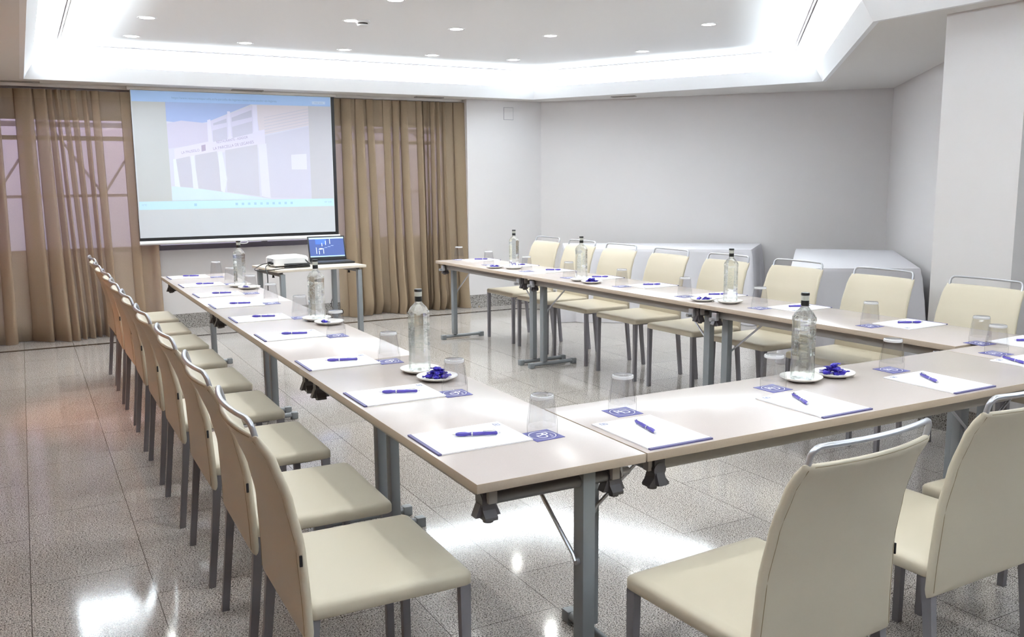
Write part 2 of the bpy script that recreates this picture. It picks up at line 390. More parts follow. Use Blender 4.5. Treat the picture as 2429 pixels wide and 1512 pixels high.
# smoke detector
t = thing('smoke_detector', 'round white smoke detector beside a downlight on the ceiling', 'smoke detector', (*zup(1.462, 4.86), ZU))
b = B(); b.lathe([(.055, 0), (.055, -.012), (.048, -.018)], 28, caps=(True, True)); b.build('base', M['whiteplastic'], t)
b = B(); b.lathe([(.036, -.018), (.036, -.028)], 28); b.build('sensor_slot', M['dark'], t)
b = B(); b.lathe([(.042, -.028), (.04, -.038), (.02, -.043)], 28); b.build('cover', M['whiteplastic'], t)
t = thing('added_amber_lamp', 'added amber lamp out of view on the left wall, tinting the chair backs', 'lamp', (-2.08, 4.3, 1.45))  # unseen lamp, added to cast orange light on the far chair backs
b = B(); b.box(0, .03, -.05, .05, -.08, .08, .004); b.build('back_plate', M['chrome'], t)
b = B(); b.lathe([(.06, -.12), (.085, .12)], 24, (.11, 0, 0), caps=(False, False)); b.build('lamp_shade', pm('added_amber_glow', hexc('d9853f'), .5, emit=(1, .42, .14), es=3), t)
b = B(); b.tube([(.02, 0, -.05), (.11, 0, -.05)], .008, 8); b.build('arm', M['chrome'], t)
l = bpy.data.lights.new('added_amber_spot', 'SPOT'); l.energy = 140; l.color = (1, .34, .10); l.shadow_soft_size = .05; l.spot_size = math.radians(78); l.spot_blend = .8
o = bpy.data.objects.new('added_amber_spot', l); col.objects.link(o); o.location = (-1.97, 4.3, 1.40); o.rotation_euler = Vector((1.5, .1, -.62)).to_track_quat('-Z', 'Y').to_euler()
# cove LED strips: real strip on the ledge and area lamps along it
mid = offset_poly(LIP, -.21)
b = B()
for i in range(6):
    a, c = Vector(mid[i]), Vector(mid[(i+1) % 6]); L = (c-a).length; d = (c-a)/L; nn = Vector((-d.y, d.x))*.006
    b.prism([tuple(a-nn), tuple(c-nn), tuple(c+nn), tuple(a+nn)], ZS+.0302, ZS+.036)
    l = bpy.data.lights.new('cove_lamp', 'AREA'); l.shape = 'RECTANGLE'; l.size = L-.05; l.size_y = .05; l.energy = 18*L; l.color = (.81, .925, .97)
    o = bpy.data.objects.new('cove_lamp', l); col.objects.link(o); m_ = (a+c)/2
    o.location = (m_.x, m_.y, ZS+.05); o.rotation_euler = (PI, 0, -math.atan2(d.y, d.x))
    o.rotation_euler = (Matrix.Rotation(math.atan2(d.y, d.x), 3, 'Z') @ Matrix.Rotation(PI-.85, 3, 'X')).to_euler()
tag(b.build('led_strip', M['led'], smooth=False), 'white LED strip hidden in the ceiling cove', 'light strip')

# ------------------------------------------------------------------ curtains
def curtain(x0, x1, yb, mat, label, seed, pitch, ymid, z1=2.325, bunch=None):
    rnd = random.Random(seed)
    # plan path: flat single runs broken by folded-over pleats
    path = []; x = x0
    while x < x1-.02:
        w = pitch*rnd.uniform(.65, 1.35)
        if bunch and bunch[0] < x < bunch[1]: w *= .42
        d = rnd.uniform(.05, .085)
        back = rnd.uniform(.25, .6)*w
        path += [(x, 0), (x+w*.35, .006), (x+w*.7, -.004), (x+w, -d*.5), (x+w-.01, -d), (x+w-back*.6, -d*.7), (x+w-back, -.012)]
        x += w-back*.45
    path.append((x1, 0))
    # densify with catmull-rom
    P = []
    for i in range(len(path)-1):
        p0 = path[max(0, i-1)]; p1 = path[i]; p2 = path[i+1]; p3 = path[min(len(path)-1, i+2)]
        for k in range(3):
            t = k/3
            P.append(tuple(.5*((2*p1[j])+(-p0[j]+p2[j])*t+(2*p0[j]-5*p1[j]+4*p2[j]-p3[j])*t*t+(-p0[j]+3*p1[j]-3*p2[j]+p3[j])*t**3) for j in (0, 1)))
    P.append(path[-1]); N = len(P); NZ = 44
    ph = [rnd.uniform(0, 6.28) for _ in range(5)]
    vs = []
    for i in range(NZ+1):
        h = i/NZ; z = z1*(1-h)+.004
        for (px, py) in P:
            u = (px-x0)/(x1-x0)
            amp = .6+.75*h+.5*max(0, h-.85)*5
            sway = h*(.035*math.sin(5*px+ph[0])+.02*math.sin(13*px+ph[1]))+.03*h*(1 if u > .5 else -.2)
            edge = min(1, u*8, (1-u)*8)
            y = ymid+py*amp-.012*math.sin(9*px+ph[2]+h*2)*h*edge-.22*h**3*edge*(.5+.5*math.sin(11*px+ph[3]))*.6+.07*max(0, (h-.93)/.07)**2*edge
            if h > .93: y -= .03*(h-.93)/.07*math.sin(40*px+ph[4])*edge
            if h < .05: y += .006*math.sin(60*px)
            vs.append(Vector((px+sway*edge, y, max(.003, z))))
    b = B(); fs = [(i*N+j, i*N+j+1, (i+1)*N+j+1, (i+1)*N+j) for i in range(NZ) for j in range(N-1)]
    b.add(vs, fs)
    t = thing('curtain', label, 'curtain', (0, 0, 0), 0, 'floor length taupe curtains on the window wall')
    o = b.build('drape', mat, t, ang=180)
    vs2 = []
    for k in range(N):   # heading tape: thicker gathered band
        v = vs[k]; vs2.append(v)
    b = B(); loops = []
    for hz, off in ((z1+.004, -.004), (z1-.075, -.006)):
        loops.append([Vector((vs[k].x, vs[k].y+off, hz)) for k in range(N)])
    b.loft(loops, (False, False), closed=False); b.build('heading_tape', M['curtain2'], t, ang=180)
    return t
curtain(-1.75, .055, 0, M['curtain'], 'sheer taupe curtain left of the projection screen', 3, .24, 7.575, bunch=(-.82, -.30))
curtain(2.06, 3.56, 0, M['curtain2'], 'pleated taupe curtain right of the projection screen', 11, .19, 7.575, z1=2.340, bunch=(3.0, 3.3))
b = B(); b.box(-1.9, 3.57, 7.56, 7.60, 2.352, ZS)
tag(b.build('curtain_rail', M['soffit'], smooth=False), 'white curtain rail fixed under the ceiling above both curtains', 'curtain rail')

# ------------------------------------------------------------------ projection screen
def flatmat(name, h, e=.30):
    c = tuple(x*.86 for x in hexc(h)); return pm(name, c, .8, spec=.1, emit=c, es=e)
YS = 7.46
scr = thing('projection_screen', 'pull-down projection screen showing a pale building photo', 'projection screen')
b = B(); b.box(.03, 2.06, YS+.004, YS+.06, 2.347, ZS-.001, .003); b.build('screen_casing', M['soffit'], scr)
b = B(); b.box(.055, 2.035, YS, YS+.003, .89, 2.347); b.build('screen_fabric', M['black'], scr, smooth=False)
b = B(); b.box(.058, 2.0, YS-.0012, YS, .945, 2.345); b.build('screen_surface', flatmat('screen_white', 'cdd0d6', .06), scr, smooth=False)
b = B(); b.tube([(.05, YS, .895), (2.045, YS, .895)], .02, 14); b.build('weight_bar', M['whiteplastic'], scr)
b = B(); b.tube([(1.0, YS, .875), (.985, YS, .855), (.985, YS, .845)], .004, 6)
ring = [(1.03+.042*math.cos(a), YS-.03, .872+.014*math.sin(a)) for a in [2*PI*k/18 for k in range(18)]]
b.tube(ring, .0045, 6, closed=True); b.tube([(.99, YS, .86), (.99, YS-.03, .868)], .004, 6); b.build('pull_handle', M['whiteplastic'], scr)
def quad(name, pts, m, d, mi=None):
    b = B(); vs = [Vector((x, YS-.0012-d, z)) for x, z in pts]; b.add(vs, [tuple(range(len(vs)))]); return b.build(name, m, scr, smooth=False)
img = [
 ('side_bars', [(.066, 2.24), (.365, 2.243), (.372, 1.30), (.072, 1.296)], 'c2c4c6', .0004), ('side_bars', [(1.757, 2.246), (1.993, 2.248), (1.993, 1.296), (1.757, 1.296)], 'c4c3cb', .0004),
 ('address_bar', [(.062, 2.343), (1.997, 2.343), (1.994, 2.248), (.065, 2.24)], 'b0cdf6', .0005), ('taskbar', [(.070, 1.296), (1.993, 1.296), (1.996, 1.217), (.068, 1.217)], 'c3e2f2', .0005),
 ('photo_ground', [(.372, 1.30), (.365, 2.243), (1.757, 2.246), (1.757, 1.296)], 'd2d2e2', .0005),
 ('photo_sky', [(.365, 2.06), (.365, 2.243), (1.18, 2.246), (.74, 2.06), (.60, 2.04)], 'a9b9e2', .0008),
 ('photo_hill', [(.368, 1.80), (.368, 2.04), (.50, 2.07), (.74, 2.05), (.74, 1.86)], 'cdc9de', .0010),
 ('photo_facade_upper', [(.74, 1.85), (.74, 2.06), (1.22, 2.24), (1.30, 2.24), (1.30, 1.98)], 'd3d0e6', .0012),
 ('photo_roof', [(1.22, 2.24), (1.757, 2.245), (1.757, 2.05), (1.25, 1.94)], 'd6cfd8', .0013),
 ('photo_fascia', [(.42, 1.70), (.42, 1.80), (1.30, 2.00), (1.30, 1.83)], 'dbd8ec', .0016),
 ('photo_wall', [(1.24, 1.32), (1.24, 1.92), (1.757, 2.04), (1.757, 1.30)], 'cccbdc', .0014),
 ('photo_pavement', [(.372, 1.30), (.375, 1.44), (.60, 1.42), (1.35, 1.30)], 'cfe0f0', .0018),
 ('photo_arcade', [(.43, 1.44), (.43, 1.70), (.56, 1.73), (.59, 1.41)], 'c6c5d4', .0017), ('photo_arcade', [(.61, 1.41), (.61, 1.74), (.82, 1.78), (.86, 1.38)], 'c6c5d3', .0017),
 ('photo_arcade', [(.90, 1.38), (.90, 1.79), (1.22, 1.85), (1.22, 1.33)], 'c9c8d6', .0017),
 ('photo_window', [(.79, 1.87), (.79, 1.98), (.93, 2.02), (.93, 1.90)], 'c6c5d8', .0017), ('photo_window', [(.98, 1.91), (.98, 2.02), (1.18, 2.08), (1.18, 1.96)], 'c6c5d8', .0017),
 ('photo_window', [(.80, 2.03), (.80, 2.05), (.93, 2.10), (.93, 2.06)], 'bfbfd4', .0017), ('photo_window', [(.98, 2.07), (.98, 2.11), (1.18, 2.19), (1.18, 2.12)], 'bfbfd4', .0017),
 ('photo_pillar', [(.745, 1.86), (.745, 2.08), (.775, 2.09), (.785, 1.87)], 'dcdaee', .0020), ('photo_pillar', [(.94, 1.90), (.94, 2.17), (.968, 2.17), (.968, 1.91)], 'dcdaee', .0020), ('photo_pillar', [(1.19, 1.97), (1.19, 2.24), (1.235, 2.24), (1.235, 1.98)], 'dcdaee', .0020),
 ('photo_pillar', [(.405, 1.44), (.405, 1.70), (.43, 1.705), (.455, 1.43)], 'dfe3f4', .0020), ('photo_pillar', [(.575, 1.41), (.57, 1.73), (.60, 1.735), (.625, 1.41)], 'dcdff0', .0020), ('photo_pillar', [(.84, 1.39), (.83, 1.775), (.87, 1.78), (.905, 1.50), (.875, 1.37)], 'dcdff0', .0020),
 ('photo_pillar', [(1.24, 1.33), (1.23, 1.85), (1.31, 1.86), (1.33, 1.31)], 'dcdcf0', .0020), ('photo_window', [(1.56, 1.60), (1.56, 1.75), (1.72, 1.76), (1.72, 1.60)], 'dcdcec', .0018),
 ('photo_emblem', [(.675, 1.775), (.675, 1.835), (.715, 1.845), (.715, 1.785)], 'b3a8c2', .0022),
 ('address_pill', [(1.80, 2.265), (1.80, 2.295), (1.94, 2.297), (1.94, 2.268)], 'cfe0fa', .0010)]
MC = {}
for nm, pts, h, d in img:
    if h not in MC: MC[h] = flatmat('image_'+h, h, .10)
    quad(nm, pts, MC[h], d)
b = B()   # tile rows of the pictured roof
for k in range(9):
    z0 = 1.965+k*.03
    xa = 1.30+k*.0; b.add([Vector((xa, YS-.0030, z0)), Vector((1.757, YS-.0030, z0+.10)), Vector((1.757, YS-.0030, z0+.106)), Vector((xa, YS-.0030, z0+.006))], [(0, 1, 2, 3)]) if z0+.106 < 2.243 else None
b.build('photo_roof_rows', MC['c6c5d4'], scr, smooth=False)
ink = flatmat('image_ink', 'a79fbc', .10); ink2 = flatmat('image_ink_blue', '97aed4', .10)
R90 = (PI/2, 0, 0)
def st(body, size, x, z, ang, m, sx=1.): return text_mesh(body, size, m, 'lettering', scr, (x, YS-.0042, z), (PI/2, -ang, 0), sx=sx)
st('RESTAURANTE - ASADOR', .034, .975, 1.893, .18, ink, .8)
st('LA PARCELLA DE LEGANES', .040, .985, 1.838, .18, ink, .85)
st('LA PAUSESLO', .036, .57, 1.775, .16, ink, .8)
st('https://www.restauranteparcella.es/la-parcella-de-leganes-restaurante-asador-en-leganes', .030, .93, 2.283, 0, ink2, .95)
st('Iniciar sesion', .017, 1.87, 2.281, 0, ink2)
for k in range(10):
    x = .985+k*.062
    quad('taskbar_icon', [(x-.012, 1.245), (x-.012, 1.269), (x+.012, 1.269), (x+.012, 1.245)], MC.setdefault('9fc0d8', flatmat('image_9fc0d8', '9fc0d8', .2)), .0010)
quad('taskbar_icon', [(.575, 1.244), (.575, 1.270), (.601, 1.270), (.601, 1.244)], MC['9fc0d8'], .0010)
st('11°C', .022, .115, 1.262, 0, ink2); st('ESP  12:08', .018, 1.93, 1.26, 0, ink2)

# ------------------------------------------------------------------ meeting tables
def rrect(x0, x1, y0, y1, r, n=4):
    out = []
    for cx, cy, a0 in ((x1-r, y1-r, 0), (x0+r, y1-r, PI/2), (x0+r, y0+r, PI), (x1-r, y0+r, 3*PI/2)):
        for k in range(n+1):
            a = a0+PI/2*k/n; out.append((cx+r*math.cos(a), cy+r*math.sin(a)))
    return out
def make_table(W, L, label, loc, rotz):
    t = thing('meeting_table', label, 'table', loc, rotz, 'narrow folding meeting tables in the U')
    b = B(); b.box(.0008, W-.0008, .0012, L-.0012, .7145, .7395, .0012); b.bm.faces.ensure_lookup_table()
    for f in b.bm.faces:
        f.normal_update(); f.material_index = 0 if f.calc_center_median().z > .7394 else 1
    b.build('table_top', [M['top'], M['edge']], t, ang=30)
    for x in (.055, W-.080): b = B(); b.box(x, x+.025, .045, L-.045, .664, .7145, .002); b.build('side_rail', M['rail'], t)
    for e, sgn in ((.077, 1), (L-.077, -1)):
        b = B(); b.tube([(.06, e, .668), (W-.06, e, .668)], .0165, 14); b.build('pivot_tube', M['framed'], t)
        for x in (.062, W-.062):
            b = B(); prof = [(.018, .7145), (.018, .655), (.019, .645), (.034, .628), (.034, .620), (-.034, .620), (-.034, .628), (-.019, .645), (-.018, .655), (-.018, .7145)]
            b.loft([[Vector((x+dx, e+py, pz)) for py, pz in prof] for dx in (-.018, .018)])
            b.loft([[Vector((x+px, e+dy, pz)) for px, pz in ((.022, .66), (.036, .626), (-.036, .626), (-.022, .66))] for dy in (-.014, .014)])
            b.lathe([(.014, .612), (.014, .622)], 12, (x, e-.012*sgn, 0)); b.lathe([(.021, -.02), (.021, .02)], 14, mat=Matrix.Translation((x, e, .668)) @ Matrix.Rotation(PI/2, 4, 'Y'))
            b.build('stacking_bracket', M['plastic'], t)
        lg = W-.150
        b = B(); b.box(lg-.020, lg+.020, e-.025, e+.025, .045, .70, .003)
        p = b.build('leg', M['frame'], t)
        b = B(); b.tube([(W-.44, e, .026), (W-.02, e, .026)], .018, 14, ry=.015); b.build('foot', M['frame'], p)
        for x in (W-.455, W-.055):
            b = B(); b.box(x, x+.042, e-.020, e+.020, 0.0, .043, .005); b.build('foot_cap', M['frame'], p)
        b = B(); y1 = e+sgn*.30; b.tube([(lg-.03, e+sgn*.0, .44), (lg-.03, e+sgn*.01, .455), (lg-.05, y1, .695), (lg-.05, y1+sgn*.03, .705)], .006, 8)
        b.lathe([(.011, -.03), (.011, .008)], 12, mat=Matrix.Translation((lg-.022, e, .44)) @ Matrix.Rotation(-PI/2, 4, 'Y')); b.build('brace', M['chrome'], t)
    # release latch near each end on the inner rail
    for e in (.10, L-.10):
        b = B(); b.box(W-.040, W-.018, e-.02, e+.02, .652, .70, .004); b.lathe([(.012, 0), (.012, .03)], 12, mat=Matrix.Translation((W-.02, e, .662)) @ Matrix.Rotation(PI/2, 4, 'Y')); b.build('latch', M['chrome'], t)
    return t
W = .514; LA, LB, LC = 1.626, 2.045, 1.994
make_table(W, LA, 'narrow beige folding table nearest the camera in the left row', (0, 0, 0), 0)
make_table(W, LB, 'narrow beige folding table in the middle of the left row', (0, LA, 0), 0)
make_table(W, LC, 'narrow beige folding table at the far end of the left row by the screen', (0, LA+LB, 0), 0)
TH = .0403; XR, YR = 2.417, 5.772
def RR(i, j): return (XR+math.cos(TH)*i+math.sin(TH)*j, YR-math.cos(TH)*j+math.sin(TH)*i)
for j, L, lab in ((0, 1.548, 'narrow beige folding table at the far end of the right row by the curtain'), (1.548, 2.022, 'narrow beige folding table in the middle of the right row'), (3.570, 1.625, 'narrow beige folding table of the right row joining the front table')):
    p = RR(W, j); make_table(W, L, lab, (*p, 0), PI+TH)
make_table(.552, 1.995, 'long front folding table nearest the camera with three settings', (2.512, 0, 0), PI/2)
make_table(.552, .63, 'short front folding table at the right edge of the photo near the column', (3.144, 0, 0), PI/2)

# ------------------------------------------------------------------ chairs
def make_chair():
    t = thing('meeting_chair', 'chair', 'chair', group='cream leather meeting chairs')
    b = B(); lo = []
    for z, ins, r in ((.427, .014, .02), (.425, .005, .022), (.430, 0, .024), (.452, 0, .024), (.459, .003, .024), (.464, .010, .026), (.4665, .028, .03), (.467, .10, .03)):
        lo.append([Vector((x, y, z)) for x, y in rrect(-.240+ins, .240-ins, -.200+ins, .235-ins, r*.72, 5)])
    b.loft(lo); b.build('seat', M['leather'], t, ang=50)
    def ye(z):
        K = ((.37, -.200), (.45, -.201), (.614, -.208), (.736, -.229), (.828, -.257), (.905, -.296), (1.0, -.345))
        for (z0, y0), (z1, y1) in zip(K, K[1:]):
            if z <= z1: break
        t = (z-z0)/(z1-z0); t = t*t*(3-2*t)*.35+t*.65
        return y0+(y1-y0)*t
    def hw(z): return .245-.027*(z-.385)/.5
    def bk(x, z):
        q = max(0, (z-.385)/.5); return ye(z)-.032*(1-(x/.23)**2)*q
    b = B(); lo = []; NX = 22
    zs = [.374, .376, .382]+[.395+.0341*k for k in range(15)]+[.885, .893, .897]
    ths = [.004, .008, .0115]+[.0125]*15+[.0115, .008, .003]
    for z, th in zip(zs, ths):
        L1 = []; w = hw(z)-(.003 if th < .012 else 0)
        xs = [w*math.sin((k/NX-.5)*PI*.96)/math.sin(PI*.48) for k in range(NX+1)]
        f = [Vector((x, bk(x, z)+th*max(.22, (1-(abs(x)/w)**36)**.5 if abs(x) < w*.9999 else 0), z)) for k, x in enumerate(xs)]
        g = [Vector((x, bk(x, z)-th*max(.22, (1-(abs(x)/w)**36)**.5 if abs(x) < w*.9999 else 0), z)) for k, x in enumerate(xs)][::-1]
        lo.append(f+g)
    b.loft(lo); back = b.build('backrest', M['leather'], t, ang=60)
    b = B()
    for s in (-1, 1):
        b.tube([(s*(hw(z)-.013), bk(hw(z)-.009, z)-.0121, z) for z in [.39+.0248*k for k in range(21)]], .0009, 5)
    b.tube([(x, bk(x, .891)-.0088, .891) for x in [-.19+.038*k for k in range(11)]], .0008, 5)
    b.build('seam', M['stitch'], back)
    b = B(); w = hw(.585); b.box(w-.001, w+.0035, ye(.585)-.010, ye(.585)-.003, .57, .598, .001); b.build('brand_tag', M['tag'], back)
    # grab handle
    b = B(); pts = []
    zt = .936
    def P(x, z): return Vector((x, bk(x, .888)-(z-.888)*.25, z))
    pts = [P(-.200, .886), P(-.200, .903)]+[P(-.200+.024*(1-math.cos(a)), zt-.024+.024*math.sin(a)) for a in (0.2, .6, 1.0, 1.35)]
    pts += [P(x, zt) for x in [-.16+.032*k for k in range(11)]]
    pts += [P(.200-.024*(1-math.cos(a)), zt-.024+.024*math.sin(a)) for a in (1.35, 1.0, .6, .2)]+[P(.200, .903), P(.200, .886)]
    b.tube(pts, .0072, 12, ry=.0058); b.build('handle', M['chrome'], t, ang=60)
    def leg(x, yt, yb, dt=.030, db=.024):
        b = B(); s = 1 if x > 0 else -1
        def q(cy, z, d, wx): return [Vector((x*1.0+s*0-s*wx+0, cy-d/2, z)), Vector((x, cy-d/2, z)), Vector((x, cy+d/2, z)), Vector((x-s*wx, cy+d/2, z))]
        b.loft([q(yb, 0, db, .021), q(yb, .004, db, .021), q((yt+yb)/2, .21, (dt+db)/2-.002, .022), q(yt, .427, dt, .024)])
        b.build('leg', M['legmetal'], t, ang=30)
    for s in (-1, 1):
        leg(s*.236, .215, .217); leg(s*.232, -.186, -.228)
    b = B(); 
    b.box(-.19, .19, .15, .17, .412, .4268); b.box(-.19, .19, -.17, -.15, .412, .4268); b.box(-.20, -.18, -.17, .17, .412, .4268); b.box(.18, .20, -.17, .17, .412, .4268)
    b.build('seat_frame', M['legmetal'], t, smooth=False)
    return t
chair0 = make_chair(); used = [False]
def put_chair(x, y, rz, label, group):
    if not used[0]:
        used[0] = True; c = chair0; c.location = (x, y, 0); c.rotation_euler = (0, 0, rz); c['label'] = label; c['group'] = group; return c
    return dup(chair0, (x, y, 0), rz, label, group)
ORD = ['nearest to', 'second from', 'third from', 'fourth from', 'fifth from', 'sixth from', 'seventh from', 'eighth from', 'ninth from']
for k, y in enumerate([.355, .945, 1.60, 2.265, 2.905, 3.535, 4.155, 4.77, 5.41]):
    lab = 'cream leather chair with silver handle in the left row, %s the camera' % ORD[k] if k < 8 else 'cream leather chair in the left row farthest from the camera by the curtain'
    put_chair(-.19+random.uniform(-.006, .006), y, -PI/2+random.uniform(-.02, .02), lab, 'cream chairs along the left table row')
RC = [(3.122, 5.41, .0), (3.128, 4.825, 0), (3.14, 4.24, .01), (3.152, 3.60, 0), (3.165, 2.97, .0), (3.215, 2.36, .0), (3.215, 1.69, 0), (3.24, 1.06, 0), (3.345, .46, 0)]
for k, (x, y, r) in enumerate(RC):
    lab = ['cream leather chair at the far end of the right row by the curtain'] + ['cream leather chair in the right row, %s the far end' % o for o in ORD[1:8]] + ['cream chair nearest the column, only its seat showing']
    put_chair(x, y, PI/2+TH+r, lab[k], 'cream chairs along the right table row')
FC = [(.628, -.318, .065, 'large cream leather chair seen from behind at the left half of the front table'), (1.335, -.245, .03, 'cream leather chair seen from behind, cut by the right photo edge'), (1.885, -.245, .0, 'cream leather chair of which only a seat corner shows between two chair backs')]
for x, y, r, lab in FC: put_chair(x, y, r, lab, 'cream chairs along the front table')

# ------------------------------------------------------------------ place settings
def make_pad():
    t = thing('notepad', 'pad', 'notepad')
    b = B(); b.box(-.110, .110, -.148, .148, 0, .0045, .0006); b.build('paper_block', M['paper'], t, smooth=False)
    b = B(); b.box(-.1105, .1105, -.149, -.138, -.0, .0052, .0006); b.build('binding_strip', M['spine'], t, smooth=False)
    b = B(); z = .0049
    for x0, x1, y0, y1 in ((-.092, -.068, .118, .121), (-.092, -.068, .134, .137), (-.092, -.089, .118, .137), (-.071, -.068, .118, .137), (-.084, -.081, .123, .131), (-.084, -.076, .129, .131), (-.079, -.076, .123, .131)):
        b.box(x0, x1, y0, y1, .0045, z)
    b.build('logo', M['logo'], t, smooth=False)
    return t
def make_pen():
    t = thing('ballpoint_pen', 'pen', 'pen')
    b = B(); rot = Matrix.Rotation(PI/2, 4, 'Y')
    b.lathe([(.0035, -.060), (.0055, -.054), (.0064, -.045), (.0064, -.032), (.0050, -.022), (.0056, -.014)], 16, mat=rot); b.build('grip', M['pen'], t)
    b = B(); b.lathe([(.0058, -.014), (.0058, -.010)], 16, mat=rot); b.build('ring', M['silver'], t)
    b = B(); b.lathe([(.0056, -.010), (.0058, .01), (.0050, .045), (.0054, .058), (.004, .062)], 16, mat=rot); b.build('barrel', M['pen'], t)
    b = B(); b.lathe([(.0006, -.073), (.0022, -.068), (.0034, -.060)], 12, mat=rot); b.build('tip', M['silver'], t)
    b = B(); b.lathe([(.0028, .062), (.0028, .070), (.001, .071)], 12, mat=rot); b.build('push_button', M['silver'], t)
    b = B(); b.tube([(.060, 0, .005), (.055, 0, .0085), (.02, 0, .0072)], .0022, 8, ry=.0012); b.build('clip', M['silver'], t)
    return t
def make_coaster():
    t = thing('coaster', 'coaster', 'coaster')
    b = B(); b.box(-.048, .048, -.048, .048, 0, .0012); b.build('card', M['coaster'], t, smooth=False)
    b = B(); ringp = [(.040*math.cos(a), .040*math.sin(a), .0014) for a in [2*PI*k/40 for k in range(40)]]; b.tube(ringp, .0012, 4, closed=True, ry=.0004)
    b.build('ring_mark', M['white'], t)
    for ch, x, y, s in (('R', -.010, .006, .050), ('D', .010, -.006, .046)):
        text_mesh(ch, s, M['white'], 'letter_mark', t, (x, y, .0015), (0, 0, 0))
    text_mesh('HOTEL', .010, M['white'], 'letter_mark', t, (.016, .021, .0015), (0, 0, -.3))
    return t
def make_glass():
    t = thing('tumbler', 'glass', 'glass')
    b = B(); n = 36
    prof = [(.0430, .0), (.0445, .001), (.0450, .02), (.0445, .045), (.0420, .058), (.0395, .075), (.0370, .10), (.0352, .116), (.0340, .1205), (.0325, .122), (.0005, .122)]
    inn = [(.0005, .110), (.0300, .110), (.0335, .107), (.0355, .095), (.0385, .070), (.0425, .045), (.0432, .02), (.0430, .0)]
    b.lathe([(.0418, .0008), (.0430, 0)]+prof[1:], n, caps=(False, False)); b.build('bowl', M['glass'], t, ang=50)
    b = B(); b.lathe([(.0415, .030), (.0385, .062), (.0345, .100), (.0320, .109)], 12, caps=(False, False)); b.build('inner_facets', M['glass'], t, ang=5)
    b = B(); b.lathe([(.0338, .111), (.0350, .1125), (.0350, .1165), (.0336, .1205), (.0300, .1215), (.0295, .1175), (.0335, .1165)], n, caps=(False, False)); b.build('thick_base', M['glassbase'], t, ang=40)
    return t
gb, nt_, b_ = new_mat('highlight_white_base'); b_.inputs['Base Color'].default_value = (.97, .97, .99, 1); b_.inputs['Transmission Weight'].default_value = .45; b_.inputs['Roughness'].default_value = .12; b_.inputs['IOR'].default_value = 1.5  # bright highlights of the base put into the colour as milky white
M['glassbase'] = gb
def make_plate():
    t = thing('saucer', 'plate', 'plate')
    b = B(); b.lathe([(.0005, 0), (.044, 0), (.048, .002), (.066, .008), (.0765, .0145), (.0775, .0165), (.0765, .018), (.064, .0115), (.048, .0065), (.0005, .0055)], 48, caps=(False, False)); b.build('dish', M['china'], t, ang=40)
    b = B(); b.lathe([(.036, .0002), (.042, .0002), (.042, .0006), (.036, .0006)], 40, caps=(False, False)); b.build('foot_ring', M['china'], t)
    return t
def octf(a, z, k=8):
    # rounded hexagonal facets
    s = 2*PI/k; q = ((a+s/2) % s)-s/2
    return 1/math.cos(q)*.955
def make_bottle(facets=8):
    t = thing('water_bottle', 'bottle', 'bottle')
    b = B(); n = 48
    def f(a, z): return octf(a, z) if .012 < z < .236 else 1
    prof = [(.0005, .006), (.030, .006), (.034, 0), (.040, .001), (.0435, .008), (.0440, .02), (.0440, .055), (.0425, .062), (.0425, .21), (.0440, .219), (.0435, .230), (.032, .249), (.019, .262), (.0145, .268), (.0130, .275), (.0128, .300), (.0005, .300)]
    b.lathe(prof, n, caps=(False, False), fac=f); body = b.build('body', M['bottle'], t, ang=25)
    b = B(); b.lathe([(.0138, .272), (.0146, .274), (.0144, .290), (.0138, .292)], 24, caps=(True, True)); b.build('neck_seal', M['cap'], t)
    b = B(); b.lathe([(.0140, .292), (.0142, .293), (.0142, .309), (.0140, .310)], 24); b.build('seal_label', M['caplabel'], t)
    b = B(); b.lathe([(.0144, .310), (.0156, .311), (.0156, .317), (.0145, .320), (.0005, .321)], 24, caps=(True, False)); b.build('cap', M['cap'], t)
    for k, s in ((0, 'AYOVEL'), (1, 'OYOLE'), (-1, 'BROTE')):
        a = k*2*PI/8; n_ = Vector((math.cos(a), math.sin(a), 0)); X = Vector((0, 0, -1)); Y = n_.cross(X)
        rot = Matrix((X, Y, n_)).transposed().to_euler()
        text_mesh(s, .037 if k == 0 else .030, M['bottle'], 'embossed_lettering', body, (.0412*n_.x, .0412*n_.y, .140), rot, extrude=.0022)
    return t
pad0, pen0, coa0, gla0, pla0, bot0 = make_pad(), make_pen(), make_coaster(), make_glass(), make_plate(), make_bottle()
first = {}
def place(p0, x, y, z, rz, label, group=None):
    if p0.name not in first:
        first[p0.name] = 1; p0.location = (x, y, z); p0.rotation_euler = (0, 0, rz); p0['label'] = label
        if group: p0['group'] = group
        return p0
    o = dup(p0, (x, y, z), rz, label, group)
    return o
ZT = .7396
rowL = ['nearest the camera']+['%s the camera' % ORD[k] for k in range(1, 8)]+['farthest from the camera']
rowR = ['farthest from the camera']+['%s the far end' % ORD[k] for k in range(1, 8)]+['nearest the right photo edge']
def setting(px, py, rz, gx, gy, where, pang, group_row, pdx=0, pdy=0):
    place(pad0, px, py, ZT, rz, 'white notepad with purple binding %s' % where, 'notepads laid at the seats')
    c, s = math.cos(rz), math.sin(rz)
    place(pen0, px+pdx, py+pdy, ZT+.0052+.0064, pang, 'purple pen on the notepad %s' % where, 'purple pens on the notepads')
    place(coa0, gx, gy, ZT, rz+random.uniform(-.05, .05), 'blue square coaster with white logo %s' % where, 'blue coasters under the glasses')
    place(gla0, gx, gy, ZT+.0019, random.uniform(0, 6), 'upturned clear tumbler on its coaster %s' % where, 'upturned glasses on coasters')
padsL = [.370, .979, 1.629, 2.381, 3.023, 3.642, 4.226, 4.861, 5.486]
glaL = [(.356, .291), (.356, .896), (.358, 1.544), (.360, 2.262), (.368, 2.93), (.372, 3.604), (.377, 4.182), (.376, 4.823), (.376, 5.383)]
